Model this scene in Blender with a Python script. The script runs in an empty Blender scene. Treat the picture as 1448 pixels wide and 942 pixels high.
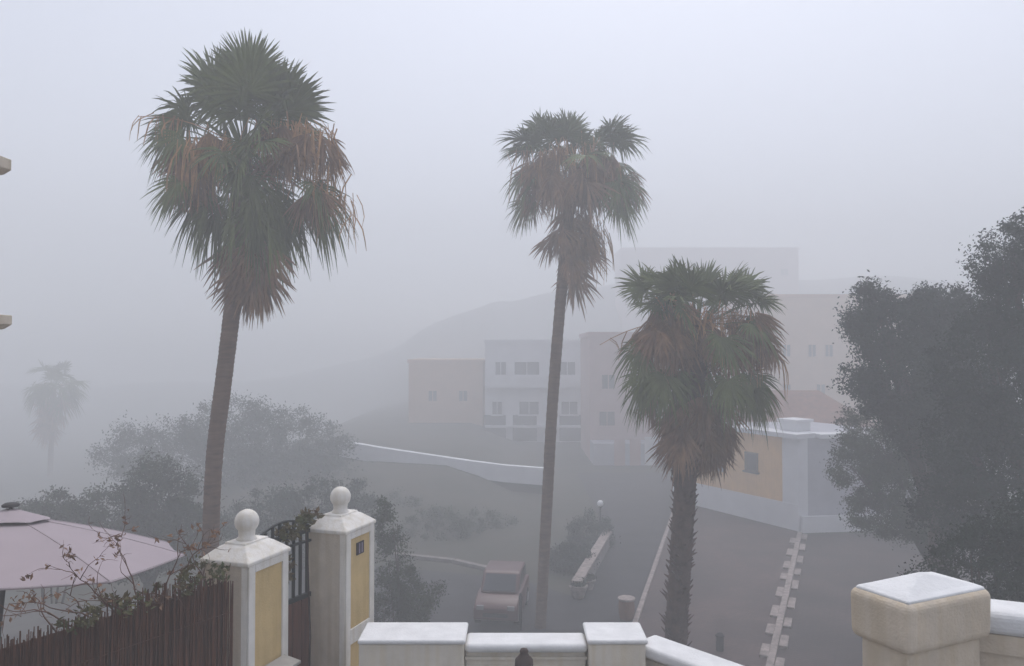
import bpy, bmesh, math, random
import numpy as np
from mathutils import Vector
R = math.radians
S = bpy.context.scene
COL = S.collection
rng = random.Random(7)
nr = np.random.default_rng(11)

# ------------------------------------------------------------ camera model
F = 1100.0; CX = 724.0; CY = 471.0; CAMZ = 8.5
PITCH = math.atan(24/1100.0)
def at(px, py, Y):
    u = (px-CX)/F; c = -(py-CY)/F
    y = math.cos(PITCH)-math.sin(PITCH)*c; z = math.sin(PITCH)+math.cos(PITCH)*c
    t = Y/y
    return Vector((u*t, Y, CAMZ+z*t))
def gnd(px, py, z=0.0):
    u = (px-CX)/F; c = -(py-CY)/F
    y = math.cos(PITCH)-math.sin(PITCH)*c; zz = math.sin(PITCH)+math.cos(PITCH)*c
    t = (z-CAMZ)/zz
    return Vector((u*t, y*t, z))
def az(a): return Vector((math.sin(R(a)), math.cos(R(a)), 0))
UP = Vector((0,0,1))

cam = bpy.data.cameras.new('camera'); co = bpy.data.objects.new('camera', cam); COL.objects.link(co)
cam.sensor_width = 36; cam.lens = 36*F/1448; cam.clip_start = .05; cam.clip_end = 2000
co.location = (0,0,CAMZ); co.rotation_euler = (R(90)+PITCH,0,0); S.camera = co

# ------------------------------------------------------------ materials
def mat(name, col, rough=.85, var=.18, scale=6.0, bump=.0, bscale=40.0, col2=None, spec=.3, stretch=None, streak=0):
    m = bpy.data.materials.new(name); m.use_nodes = True
    nt = m.node_tree; n = nt.nodes; l = nt.links
    b = n['Principled BSDF']; b.inputs['Roughness'].default_value = rough
    b.inputs['Specular IOR Level'].default_value = spec
    tc = n.new('ShaderNodeTexCoord'); src = tc.outputs['Object']
    if stretch:
        mp = n.new('ShaderNodeMapping'); mp.inputs['Scale'].default_value = stretch
        l.new(src, mp.inputs['Vector']); src = mp.outputs['Vector']
    t = n.new('ShaderNodeTexNoise'); t.inputs['Scale'].default_value = scale; t.inputs['Detail'].default_value = 6
    t.inputs['Roughness'].default_value = .65
    l.new(src, t.inputs['Vector'])
    r = n.new('ShaderNodeValToRGB'); r.color_ramp.elements[0].position = .3; r.color_ramp.elements[1].position = .7
    c2 = col2 or tuple(c*(1-var*2) for c in col)
    r.color_ramp.elements[0].color = (*c2,1); r.color_ramp.elements[1].color = (*[min(1,c*(1+var*.4)) for c in col],1)
    l.new(t.outputs['Fac'], r.inputs['Fac'])
    outc = r.outputs['Color']
    if streak:
        mp = n.new('ShaderNodeMapping'); mp.inputs['Scale'].default_value = (14,14,.9)
        l.new(tc.outputs['Object'], mp.inputs['Vector'])
        t3 = n.new('ShaderNodeTexNoise'); t3.inputs['Scale'].default_value = 1.0; t3.inputs['Detail'].default_value = 5
        l.new(mp.outputs['Vector'], t3.inputs['Vector'])
        r3 = n.new('ShaderNodeValToRGB'); r3.color_ramp.elements[0].position=.42; r3.color_ramp.elements[1].position=.66
        r3.color_ramp.elements[0].color=(1,1,1,1); k=1-streak; r3.color_ramp.elements[1].color=(k,k*.97,k*.9,1)
        l.new(t3.outputs['Fac'], r3.inputs['Fac'])
        mx = n.new('ShaderNodeMix'); mx.data_type='RGBA'; mx.blend_type='MULTIPLY'; mx.inputs[0].default_value=1
        l.new(outc, mx.inputs[6]); l.new(r3.outputs['Color'], mx.inputs[7]); outc = mx.outputs[2]
    l.new(outc, b.inputs['Base Color'])
    if bump:
        t2 = n.new('ShaderNodeTexNoise'); t2.inputs['Scale'].default_value = bscale; t2.inputs['Detail'].default_value = 5
        l.new(src, t2.inputs['Vector'])
        bp = n.new('ShaderNodeBump'); bp.inputs['Strength'].default_value = bump; bp.inputs['Distance'].default_value = .02
        l.new(t2.outputs['Fac'], bp.inputs['Height']); l.new(bp.outputs['Normal'], b.inputs['Normal'])
    return m
def brickmat(name, c1, c2, mortar, scale=1.0, rough=.9):
    m = bpy.data.materials.new(name); m.use_nodes = True
    nt = m.node_tree; n = nt.nodes; l = nt.links; b = n['Principled BSDF']; b.inputs['Roughness'].default_value = rough
    tc = n.new('ShaderNodeTexCoord'); br = n.new('ShaderNodeTexBrick')
    br.inputs['Color1'].default_value=(*c1,1); br.inputs['Color2'].default_value=(*c2,1); br.inputs['Mortar'].default_value=(*mortar,1)
    br.inputs['Scale'].default_value = scale; br.inputs['Mortar Size'].default_value=.02
    mp = n.new('ShaderNodeMapping'); mp.inputs['Rotation'].default_value=(0,0,R(-20))
    l.new(tc.outputs['Object'], mp.inputs['Vector']); l.new(mp.outputs['Vector'], br.inputs['Vector'])
    ns = n.new('ShaderNodeTexNoise'); ns.inputs['Scale'].default_value=.5; ns.inputs['Detail'].default_value=7
    l.new(tc.outputs['Object'], ns.inputs['Vector'])
    rp = n.new('ShaderNodeValToRGB'); rp.color_ramp.elements[0].position=.3; rp.color_ramp.elements[1].position=.7
    rp.color_ramp.elements[0].color=(.38,.38,.42,1); rp.color_ramp.elements[1].color=(1,1,1,1)
    l.new(ns.outputs['Fac'], rp.inputs['Fac'])
    mx = n.new('ShaderNodeMix'); mx.data_type='RGBA'; mx.blend_type='MULTIPLY'; mx.inputs[0].default_value=1
    l.new(br.outputs['Color'], mx.inputs[6]); l.new(rp.outputs['Color'], mx.inputs[7]); l.new(mx.outputs[2], b.inputs['Base Color'])
    bp = n.new('ShaderNodeBump'); bp.inputs['Strength'].default_value=.4; bp.inputs['Distance'].default_value=.01
    l.new(br.outputs['Fac'], bp.inputs['Height']); bp.invert=True; l.new(bp.outputs['Normal'], b.inputs['Normal'])
    return m

M = {}
M['white']   = mat('white_paint', (.82,.79,.745), .75, .07, 5, .25, 60, streak=.12)
M['shaft']   = mat('streaked_render', (.66,.58,.48), .9, .10, 4, .3, 70, streak=.12)  # beige base, darker than the white frame, with random vertical streaks
M['coping']  = mat('white_coping_paint', (.80,.80,.80), .7, .07, 5, .25, 50)
M['cream']   = mat('cream_render', (.82,.76,.66), .9, .07, 3, .25, 70, streak=.05)
M['tan']     = mat('tan_render', (.70,.60,.48), .9, .09, 4, .3, 60, streak=.06)
M['yellow']  = mat('ochre_panel', (.66,.49,.24), .9, .08, 4, .2, 60, streak=.08)
M['iron']    = mat('dark_green_iron', (.022,.028,.026), .5, .2, 10)
M['black']   = mat('black_metal', (.015,.015,.017), .5, .1, 10)
M['wood']    = mat('red_brown_boards', (.14,.05,.03), .8, .25, 4, .2, 30, stretch=(8,8,.7))
M['reed']    = mat('brushwood', (.17,.064,.032), .95, .35, 3, .5, 30, stretch=(20,20,1.2), col2=(.045,.02,.012))
M['twig']    = mat('dry_twig', (.16,.085,.06), .9, .2, 10)
M['vineleaf']= mat('vine_leaf', (.07,.09,.025), .7, .3, 3, col2=(.11,.06,.025))
M['canvas']  = mat('pinkish_canvas', (.38,.325,.355), .9, .03, 2, .05, 200)
M['mailbox'] = mat('mailbox_metal', (.10,.085,.075), .6, .1, 8)
M['lid']     = mat('mailbox_lid', (.38,.36,.33), .6, .1, 8)
M['plate']   = mat('dark_tile', (.03,.02,.03), .4, .1, 8)
M['stroke']  = mat('pale_stroke', (.28,.24,.32), .6, .05, 8)
M['urn']     = mat('dark_clay', (.10,.075,.065), .9, .2, 12)
M['palmleaf']= mat('palm_leaf', (.135,.165,.05), .8, .22, 1.5, spec=.25)
M['palmdead']= mat('dead_palm_leaf', (.32,.18,.10), .9, .35, 2, col2=(.14,.08,.055))
M['palmfruit']= mat('fruit_stalk', (.50,.27,.12), .9, .3, 3)
M['trunk']   = mat('palm_trunk', (.19,.115,.08), .95, .25, 3, .6, 20, stretch=(1,1,5))
M['boots']   = mat('palm_boots', (.12,.07,.055), .95, .3, 5, .5, 20)
M['leafdark']= mat('dark_tree_leaf', (.036,.056,.038), .85, .35, .7, spec=.12)
M['leafmid'] = mat('mid_tree_leaf', (.06,.085,.04), .85, .35, .7, spec=.12)
M['leafgrey']= mat('shrub_leaf', (.055,.072,.038), .85, .3, .8, spec=.12)
M['bark']    = mat('bark', (.07,.05,.04), .95, .3, 6, .4, 20)
M['asphalt'] = mat('asphalt', (.040,.037,.042), .9, .32, .55, .2, 90)
M['earth']   = mat('dry_earth', (.065,.056,.045), .95, .25, .3, .4, 8, col2=(.034,.038,.024))
M['paving']  = brickmat('brick_paving', (.115,.066,.06), (.08,.05,.048), (.05,.04,.04), 2.2)
M['paving2'] = brickmat('dark_brick_paving', (.085,.052,.05), (.06,.042,.042), (.03,.025,.025), 2.2)
M['tiles']   = mat('terrace_concrete', (.19,.185,.18), .9, .1, 1.5, .15, 40)
M['kerb']    = mat('weathered_white_kerb', (.38,.32,.30), .9, .30, 5, .3, 30)
M['ochre']   = mat('ochre_facade', (.76,.47,.21), .9, .08, 1.5, .1, 30, streak=.06)
M['greywall']= mat('grey_facade', (.42,.42,.46), .9, .06, 2, .1, 30)
M['whitewall']=mat('white_facade', (.72,.72,.74), .9, .05, 1, .1, 30)
M['beigewall']=mat('beige_facade', (.55,.36,.24), .9, .06, 1, .1, 30)
M['pinkwall']= mat('pink_facade', (.46,.33,.31), .9, .06, 1, .1, 30)
M['peach']   = mat('peach_facade', (.62,.43,.30), .9, .06, 1, .1, 30)
M['terra']   = mat('terracotta_roof', (.24,.115,.08), .9, .25, 3, .5, 14)
M['glass']   = mat('window_glass', (.035,.04,.05), .15, .1, 3, spec=.5)
M['carpaint']= mat('red_car_paint', (.075,.02,.02), .35, .03, 3, spec=.5)
M['tyre']    = mat('tyre', (.02,.02,.02), .9, .1, 8)
M['rim']     = mat('wheel_rim', (.4,.4,.42), .4, .1, 8)
M['headlight']=mat('headlight', (.25,.25,.26), .2, .03, 8)
M['globe']   = mat('white_globe', (.85,.85,.85), .3, .02, 8)
M['binwood'] = mat('brown_bin', (.22,.10,.055), .8, .15, 6)
M['stone']   = mat('pale_stone', (.25,.22,.21), .95, .2, 3, .5, 12)

# ------------------------------------------------------------ object helpers
OFF = {}
def root(name, loc, label=None, cat=None, group=None):
    o = bpy.data.objects.new(name, None); COL.objects.link(o); o.location = loc; o.empty_display_size=.2
    OFF[o.name] = Vector(loc)
    if label: o['label'] = label; o['category'] = cat
    if group: o['group'] = group
    return o
class MB:
    def __init__(s): s.v=[]; s.f=[]; s.m=[]
    def add(s, vs, fs, mi=0):
        k=len(s.v); s.v+= [tuple(v) for v in vs]; s.f += [tuple(i+k for i in f) for f in fs]; s.m += [mi]*len(fs); return s
    def obox(s, o, ax, ay, az_, mi=0):
        o=Vector(o); p=[o, o+ax, o+ax+ay, o+ay]; q=[v+az_ for v in p]
        fs=[(3,2,1,0),(4,5,6,7),(0,1,5,4),(1,2,6,5),(2,3,7,6),(3,0,4,7)]
        if ax.cross(ay).dot(az_)<0: fs=[f[::-1] for f in fs]
        return s.add(p+q, fs, mi)
    def box(s, x0,x1,y0,y1,z0,z1, mi=0):
        return s.obox((x0,y0,z0), Vector((x1-x0,0,0)), Vector((0,y1-y0,0)), Vector((0,0,z1-z0)), mi)
    def tube(s, pts, rad, n=8, cap=True, mi=0):
        pts=[Vector(p) for p in pts]; k=len(pts)
        rs = rad if isinstance(rad,(list,tuple)) else [rad]*k
        vs=[]; ref=None
        for i,p in enumerate(pts):
            t=(pts[min(i+1,k-1)]-pts[max(i-1,0)]).normalized()
            if ref is None: ref = Vector((1,0,0)) if abs(t.x)<.8 else Vector((0,1,0))
            a=(ref-t*ref.dot(t)).normalized(); ref=a; b=t.cross(a)
            for j in range(n):
                th=2*math.pi*j/n; vs.append(p+(a*math.cos(th)+b*math.sin(th))*rs[i])
        fs=[(i*n+j, i*n+(j+1)%n, (i+1)*n+(j+1)%n, (i+1)*n+j) for i in range(k-1) for j in range(n)]
        if cap: fs += [tuple(range(n))[::-1], tuple(range((k-1)*n,k*n))]
        return s.add(vs,fs,mi)
    def lathe(s, c, prof, n=24, mi=0):
        c=Vector(c); return s.tube_prof(c,prof,n,mi)
    def tube_prof(s,c,prof,n,mi):
        vs=[c+Vector((r*math.cos(2*math.pi*j/n), r*math.sin(2*math.pi*j/n), z)) for (r,z) in prof for j in range(n)]
        k=len(prof)
        fs=[(i*n+j, i*n+(j+1)%n, (i+1)*n+(j+1)%n, (i+1)*n+j) for i in range(k-1) for j in range(n)]
        fs += [tuple(range(n))[::-1], tuple(range((k-1)*n,k*n))]
        return s.add(vs,fs,mi)
    def prism(s, poly, z0, z1, mi=0):
        n=len(poly); vs=[(p[0],p[1],z0) for p in poly]+[(p[0],p[1],z1) for p in poly]
        fs=[tuple(range(n))[::-1], tuple(range(n,2*n))]+[(i,(i+1)%n,n+(i+1)%n,n+i) for i in range(n)]
        return s.add(vs,fs,mi)
    def build(s, name, mats, parent=None, smooth=False, bevel=0, seg=2, kind=None):
        if not isinstance(mats,(list,tuple)): mats=[mats]
        off = OFF.get(parent.name, Vector()) if parent else Vector()
        me=bpy.data.meshes.new(name); v=[(a-off.x,b-off.y,c-off.z) for a,b,c in s.v]
        me.from_pydata(v,[],s.f)
        for m in mats: me.materials.append(m)
        if len(mats)>1: me.polygons.foreach_set('material_index', s.m)
        if bevel:
            bm=bmesh.new(); bm.from_mesh(me); bmesh.ops.recalc_face_normals(bm, faces=bm.faces)
            es=[e for e in bm.edges if len(e.link_faces)==2 and e.calc_face_angle(0)>.5]
            bmesh.ops.bevel(bm, geom=es, offset=bevel, segments=seg, profile=.5, affect='EDGES', clamp_overlap=True)
            bm.to_mesh(me); bm.free()
        if smooth: me.polygons.foreach_set('use_smooth',[True]*len(me.polygons))
        me.update()
        o=bpy.data.objects.new(name,me); COL.objects.link(o)
        if parent: o.parent=parent
        OFF[o.name]=off
        if kind: o['kind']=kind
        return o
def tag(o,label,cat,group=None):
    o['label']=label; o['category']=cat
    if group: o['group']=group
    return o

# ------------------------------------------------------------ ground
def sst(t): t=max(0,min(1,t)); return t*t*(3-2*t)
def height(x,y):
    z=0.0
    z+= 1.5*sst((y-32)/15)*sst((1-x)/5)*sst((x+26)/8)
    z-= 4.5*sst((-12-x)/22)*sst((y-14)/20)
    z+= 27*sst((y-114)/62)*(.22+.78*sst((x+70)/110))*(.93+.07*math.sin(x*.11)*math.cos(x*.047+1))
    z+= 0
    return z
xs=np.arange(-140,141,2.0); ys=np.arange(-30,180,2.0)
v=[(x,y,height(x,y)) for y in ys for x in xs]; nx=len(xs)
f=[(j*nx+i,j*nx+i+1,(j+1)*nx+i+1,(j+1)*nx+i) for j in range(len(ys)-1) for i in range(nx-1)]
g=MB(); g.add(v,f); g.build('ground',M['earth'],smooth=True,kind='structure')

def sheet(name, poly, z, m):
    b=MB(); b.add([(p[0],p[1],z) for p in poly],[tuple(range(len(poly)))]); return b.build(name,m,kind='structure')
kA=gnd(940,770); kB=gnd(905,875); kd=(kB-kA).normalized()
kN=kB+kd*9; kF=kA-kd*14
sA=gnd(1131,757); sB=gnd(1090,942); sd=(sB-sA).normalized(); sN=sB+sd*6
pA=gnd(866,768); pB=gnd(822,848)
pd_=(pA-pB).normalized()
# asphalt road
sheet('road',[(-7,14),(kN.x,kN.y),(kA.x,kA.y),(kF.x,kF.y),(11.2,54),(4.5,54),(pA.x,pA.y),(pB.x,pB.y),(0.3,29),(-6,31),(-9,31)],.02,M['asphalt'])
sheet('brick_path',[(kN.x,kN.y),(sN.x,sN.y),(sA.x,sA.y),(14,40),(13,46),(kF.x,kF.y)],.028,M['paving'])
sheet('dark_brick_path',[(sN.x,sN.y),(26,sN.y),(26,36.6),(sA.x,sA.y)],.024,M['paving2'])
# thin white kerb line on the left of the paving
b=MB(); n=Vector((kd.y,-kd.x,0)); b.obox(kF,kd*(kN-kF).length,n*.16,UP*.13); b.build('kerb',M['kerb'],bevel=.02,kind='structure')
# stepped kerb of alternating stones
b=MB(); n=Vector((sd.y,-sd.x,0)); L=(sN-sA).length
b.obox(sA-n*.10,sd*L,n*.20,UP*.16)
k=0; t=.1
while t<L-1:
    w=1.0+.14*math.sin(k*1.7)+rng.uniform(-.08,.08)
    b.obox(sA+sd*t-n*(.10+.24),sd*w,n*.236,UP*(.10+.01*math.sin(k)))
    b.obox(sA+sd*(t+w)+n*.104,sd*w,n*.24,UP*(.10+.01*math.cos(k)))
    t+=2*w; k+=1
b.build('stepped_kerb',M['kerb'],bevel=.02,kind='structure')
# lower road kerb
b=MB(); pts=[gnd(540,786),gnd(640,797),gnd(705,812),gnd(735,830)]
for p,q in zip(pts,pts[1:]):
    d=q-p; n=Vector((-d.y,d.x,0)).normalized(); b.obox(p,d,n*.25,UP*.15)
b.build('kerb',M['stone'],bevel=.02,kind='structure')

# ------------------------------------------------------------ terrace the walls stand on
TZ=4.6
b=MB(); b.prism([(-2.6,-5),(6.5,-5),(6.5,5.2),(3.9,5.2),(1.45,7.8),(-1.75,8.15),(-2.2,7.3)],-1,TZ); b.build('terrace',M['tiles'],kind='structure')
b=MB(); b.prism([(-14,-5),(-4.9,-5),(-4.9,2.0),(-2.75,6.7),(-2.35,7.6),(-2.2,8.6),(-3.2,12.2),(-14,12.2)],-1.2,TZ-.05); b.build('garden_terrace',M['tiles'],kind='structure')

# ------------------------------------------------------------ gate pillars
RA=az(19.6); LA=az(-70.4)
HE=1.92
def pillar(px,py,label,plate,mail):
    d=HE*F/(py-495); c=at(px,py,d); ez=c.z; c=Vector((c.x,c.y,0))
    sL,sR=.475,.575
    ctr=c+LA*sL/2+RA*sR/2
    r=root('gate_pillar',(ctr.x,ctr.y,TZ),label,'gate pillar','white gate pillars with ball finials')
    b=MB(); b.obox(c+UP*TZ,LA*sL,RA*sR,UP*(ez-TZ)); b.build('shaft',M['shaft'],r,bevel=.012)
    # raised white frame on the right face, with two ochre panels
    nrm=az(109.6); t=.022; fr=MB()
    o=c+nrm*.001
    def slab(s0,s1,z0,z1,th,mb,base=0.0): mb.obox(c+nrm*base+RA*s0+UP*z0,RA*(s1-s0),nrm*th,UP*(z1-z0))
    eL=.085
    zt=ez; p1t=ez-.10; p1b=ez-1.02-(.03 if plate else 0); p2t=p1b-.16; p2b=TZ+.25
    slab(-.004,eL,TZ+.02,zt-.002,t,fr); slab(sR-eL,sR+.004,TZ+.02,zt-.002,t,fr)
    slab(eL,sR-eL,p1t,zt-.002,t,fr); slab(eL,sR-eL,p2t,p1b,t,fr); slab(eL,sR-eL,TZ+.02,p2b,t,fr)
    # return of the frame round the front corner
    fr.obox(c+LA*-.001+UP*(TZ+.02)-RA*.012,LA*.06,RA*.010,UP*(ez-TZ-.024))
    fr.build('panel_frame',M['white'],r,bevel=.005)
    for z0,z1 in ((p1b,p1t),(p2b,p2t)):
        p=MB(); slab(eL+.002,sR-eL-.002,z0+.002,z1-.002,.006,p,.0015); p.build('panel',M['yellow'],r)
    # cap
    def quad(off,z,k=1.0):
        return [ctr+ (LA*(sa*(sL/2*k+off)))+(RA*(sb*(sR/2*k+off)))+UP*z for sa,sb in ((-1,-1),(1,-1),(1,1),(-1,1))]
    prof=[(.0,ez-.035),(.030,ez-.030),(.030,ez+.004),(-.03,ez+.055),(-.085,ez+.10),(-.12,ez+.118),(-.12,ez+.135)]
    m=MB(); vs=[]; 
    for off,z in prof: vs+=quad(off,z)
    fs=[(3,2,1,0)[::1]]
    for i in range(len(prof)-1):
        for j in range(4): fs.append((i*4+j,i*4+(j+1)%4,(i+1)*4+(j+1)%4,(i+1)*4+j))
    kk=(len(prof)-1)*4; fs.append((kk,kk+1,kk+2,kk+3))
    m.add(vs,fs); m.build('cap',M['white'],r,bevel=.010,seg=2)
    bz=ez+.30; br=.112
    pf=[(.10,ez+.128),(.095,ez+.145),(.078,ez+.16),(.074,ez+.185),(.078,ez+.205)]
    a0=math.asin(-(.085/br)) if .085<br else -1
    for i in range(15):
        a=-.80+ (math.pi/2+.80)*i/14; pf.append((max(.002,br*math.cos(a)), bz+br*math.sin(a)))
    m=MB(); m.lathe((ctr.x,ctr.y,0),pf,28); m.build('ball_finial',M['white'],r,smooth=True)
    if plate:
        p=MB(); slab(sR*.36,sR*.62,ez-.30,ez-.165,.012,p,.009); pl=p.build('number_plate',M['plate'],r,bevel=.004)
        p=MB(); slab(sR*.43,sR*.465,ez-.285,ez-.18,.003,p,.0215); slab(sR*.52,sR*.555,ez-.285,ez-.18,.003,p,.0215); p.build('digit',M['stroke'],pl)
    if mail:
        # letter box with sloping lid, lower on the right face
        z1=ez-1.0
        mb=root('mailbox',tuple(c+nrm*.05+RA*.3+UP*(z1-.4)),'small dark letter box with pale sloping lid on left gate pillar','mailbox')
        q=MB(); q.obox(c+nrm*.026+RA*.14+UP*(z1-.42),RA*.34,nrm*.14,UP*.40); q.build('body',M['mailbox'],mb,bevel=.006)
        q=MB(); q.obox(c+nrm*.026+RA*.11+UP*(z1-.012),RA*.40,nrm*.19-UP*.035,UP*.03); q.build('lid',M['lid'],mb,bevel=.006)
    return c,sL,sR
c1,sL1,sR1=pillar(350,797,'white ball topped pillar with plain ochre panel, nearer one beside brushwood fence',False,True)
c2,sL2,sR2=pillar(488,752,'white ball topped pillar with dark number plate on ochre panel, beside low wall',True,False)

# ------------------------------------------------------------ iron gate between the pillars
g0=c1+RA*(sR1+.002)+LA*.40; g1=c2+LA*.445-RA*.002; gd=(g1-g0); gl=gd.length; gd.normalize(); gn=Vector((gd.y,-gd.x,0))
gt=CAMZ-1.90
r=root('garden_gate',((g0+g1)/2)+UP*TZ,'narrow dark iron gate with brown lower boards between the ball topped pillars','gate')
for zz,hh in ((gt-.04,.04),(gt-.14,.025),(gt-.72,.05)):
    b=MB(); b.obox(g0+UP*zz,gd*gl,gn*.04,UP*hh); b.build('rail',M['iron'],r,bevel=.004)
b=MB(); b.tube([g0+gd*gl*t+gn*.02+UP*(gt+.02+.12*math.sin(math.pi*t)) for t in [i/12 for i in range(13)]],.014,6)
b.build('rail',M['iron'],r,bevel=.004)
for i in range(8):
    b=MB(); p=g0+gd*(gl*(i+.5)/8)+gn*.02; b.tube([p+UP*(gt-.70),p+UP*(gt+.03+.1*math.sin(math.pi*(i+.5)/8))],.019,6); b.build('bar',M['iron'],r)
b=MB()
for i in range(6): b.obox(g0+gd*(gl*i/6+.006)+UP*(TZ+.08),gd*(gl/6-.012),gn*.03,UP*(gt-.73-TZ-.08))
b.build('lower_panel',M['wood'],r)

# ------------------------------------------------------------ leaf helpers
def leaf_cloud(centres, radii, nleaf, size, seed, clumps=None, clump_r=.3, flat=.75, shell=.55):
    q=np.random.default_rng(seed); cs=np.array(centres,float); rs=np.array(radii,float)
    vol=rs.prod(1)**(2/3); pr=vol/vol.sum()
    nc=clumps or max(20,nleaf//90)
    li=q.choice(len(cs),nc,p=pr); d=q.normal(size=(nc,3)); d/=np.linalg.norm(d,axis=1)[:,None]
    rr=shell+(1-shell)*q.random(nc)**.6
    cc=cs[li]+d*rs[li]*rr[:,None]
    cr=clump_r*(.6+.9*q.random(nc))
    ci=q.integers(0,nc,nleaf)
    p=cc[ci]+q.normal(size=(nleaf,3))*np.array([1,1,flat])*cr[ci][:,None]*.40
    a=q.normal(size=(nleaf,3)); a[:,2]-=.25; a/=np.linalg.norm(a,axis=1)[:,None]
    b=np.cross(a,q.normal(size=(nleaf,3))); b/=np.linalg.norm(b,axis=1)[:,None]
    n=np.cross(a,b); s=size*(.6+.8*q.random(nleaf))[:,None]
    v=np.stack([p-a*s, p+b*s*.42+n*s*.12, p+a*s, p-b*s*.42+n*s*.12],1).reshape(-1,3)
    f=np.arange(nleaf*4).reshape(-1,4)
    return v,f
def fast_mesh(name,v,f,m,parent=None):
    off=OFF.get(parent.name,Vector()) if parent else Vector()
    me=bpy.data.meshes.new(name); v=v-np.array(off)
    me.from_pydata(v.tolist(),[],f.tolist()); me.materials.append(m); me.update()
    o=bpy.data.objects.new(name,me); COL.objects.link(o)
    if parent: o.parent=parent
    OFF[o.name]=off; return o

# ------------------------------------------------------------ ivy on the gate, vine on the brushwood fence
iv=root('climbing_ivy',tuple(g1+UP*TZ),'small green climber spilling over the top of the iron gate','climbing plant')
b=MB(); p0=g1-gd*.10+gn*.09
b.tube([p0+UP*(TZ-.02),p0+gn*.03+UP*(TZ+.9),p0-gn*.01+UP*(gt-.3),p0-gd*.05+UP*(gt+.1)],[.012,.011,.009,.006],6); b.build('stem',M['bark'],iv)
v,f=leaf_cloud([tuple(p0+UP*(gt+.09)),tuple(p0-gd*.22+UP*(gt+.03)),tuple(p0-gd*.3-UP*.25+UP*gt)],[(.12,.13,.10),(.16,.16,.06),(.05,.1,.2)],520,.038,5,26,.06)
fast_mesh('foliage',v,f,M['vineleaf'],iv)

FZ=CAMZ-1.93
f0=Vector((-2.49,6.86,0)); f1=Vector((-3.47,5.28,0)); fd=(f1-f0).normalized(); f2=f0+fd*3.9; fn=Vector((-fd.y,fd.x,0))
if fn.dot(Vector((0,0,0))-f0)<0: fn=-fn
r=root('brushwood_fence',tuple((f0+f2)/2+UP*TZ),'dark brown brushwood fence left of the nearer ball topped pillar','fence')
b=MB(); L=3.9; k=0; t=0.0
while t<L:
    tp=FZ+.035*math.sin(t*3.1)+rng.uniform(-.07,.05)-(.03 if t<.5 else 0)
    for lay in (0,1):
        p=f0+fd*(t+rng.uniform(-.012,.012))+fn*(lay*.03+rng.uniform(-.012,.012))
        ln=rng.uniform(-.03,.03); w=rng.uniform(.006,.012)
        b.tube([p+UP*(TZ+.02),p+fd*ln*.4+fn*rng.uniform(-.01,.01)+UP*((TZ+tp)/2),p+fd*ln+fn*rng.uniform(-.015,.02)+UP*(tp-rng.uniform(0,.05))],[w,w,w*.5],4,cap=False)
    t+=.0115
b.build('brushwood_panel',M['reed'],r)
b=MB(); b.obox(f0-fn*.03+UP*TZ,fd*L,fn*.012,UP*(FZ-TZ-.10)); b.build('backing_panel',M['reed'],r)
for z in (FZ-.35,FZ-1.2):
    b=MB(); b.tube([f0+fn*.05+UP*z,f0+fd*L+fn*.05+UP*z],.004,5); b.build('tie_wire',M['reed'],r)
vr=root('climbing_vine',tuple(f0+fd*.9-fn*.12+UP*(TZ-.05)),'dry bare vine with a few green leaves sprawling over the brushwood fence','climbing plant')
b=MB(); tips=[]
def twig(p,d,n,step,r0,br,wild=.35):
    pts=[p]; rs=[r0]
    for i in range(n):
        d=(d+Vector((rng.gauss(0,wild),rng.gauss(0,wild),rng.gauss(-.02,wild)))*.55).normalized()
        p=p+d*step; pts.append(p); rs.append(r0*(1-.7*(i+1)/n)); tips.append(p)
        if br>0 and rng.random()<.32: twig(p,(d+Vector((rng.gauss(0,.8),rng.gauss(0,.8),rng.gauss(.1,.6)))).normalized(),max(3,n//2),step*.85,r0*.6,br-1,wild*1.2)
    b.tube(pts,rs,5)
base=f0+fd*.9-fn*.12
b.tube([base+UP*(TZ-.05),base+UP*(TZ+1)+fd*.1,base+UP*(FZ-.1)],[.025,.02,.016],7)
for (t,up,lean,n) in ((.15,.5,.2,9),(.35,.8,.1,10),(.5,.5,.5,9),(.62,.9,-.1,13),(.8,.9,.2,14),(1.0,.7,.4,12),(1.15,.8,.5,11),(1.3,.7,.6,12),(1.45,.5,.3,9),(.9,.3,.9,12),(.25,.35,.7,10),(.7,.3,.8,11)):
    twig(f0+fd*t-fn*rng.uniform(-.02,.08)+UP*(FZ-.12),(UP*up+fd*lean-fn*.1).normalized(),n,.055,.0065,2)
b.build('stems',M['twig'],vr,smooth=True)
v,f=leaf_cloud([tuple(f0+fd*.28+UP*(FZ+.02)),tuple(f0+fd*.12+UP*(FZ-.0)),tuple(f0+fd*.5+UP*(FZ-.02)),tuple(f0+fd*.95+UP*(FZ-.04)),tuple(f0+fd*1.3+UP*(FZ-.02))],[(.2,.2,.12),(.1,.12,.08),(.2,.2,.08),(.25,.25,.06),(.15,.15,.06)],520,.030,9,50,.07)
fast_mesh('leaves',v,f,M['vineleaf'],vr)
tp=[tips[i] for i in range(0,len(tips),5)]
v,f=leaf_cloud([tuple(p) for p in tp],[(.03,.03,.03)]*len(tp),420,.022,19,140,.03)
fast_mesh('dry_leaves',v,f,M['palmdead'],vr)

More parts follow.
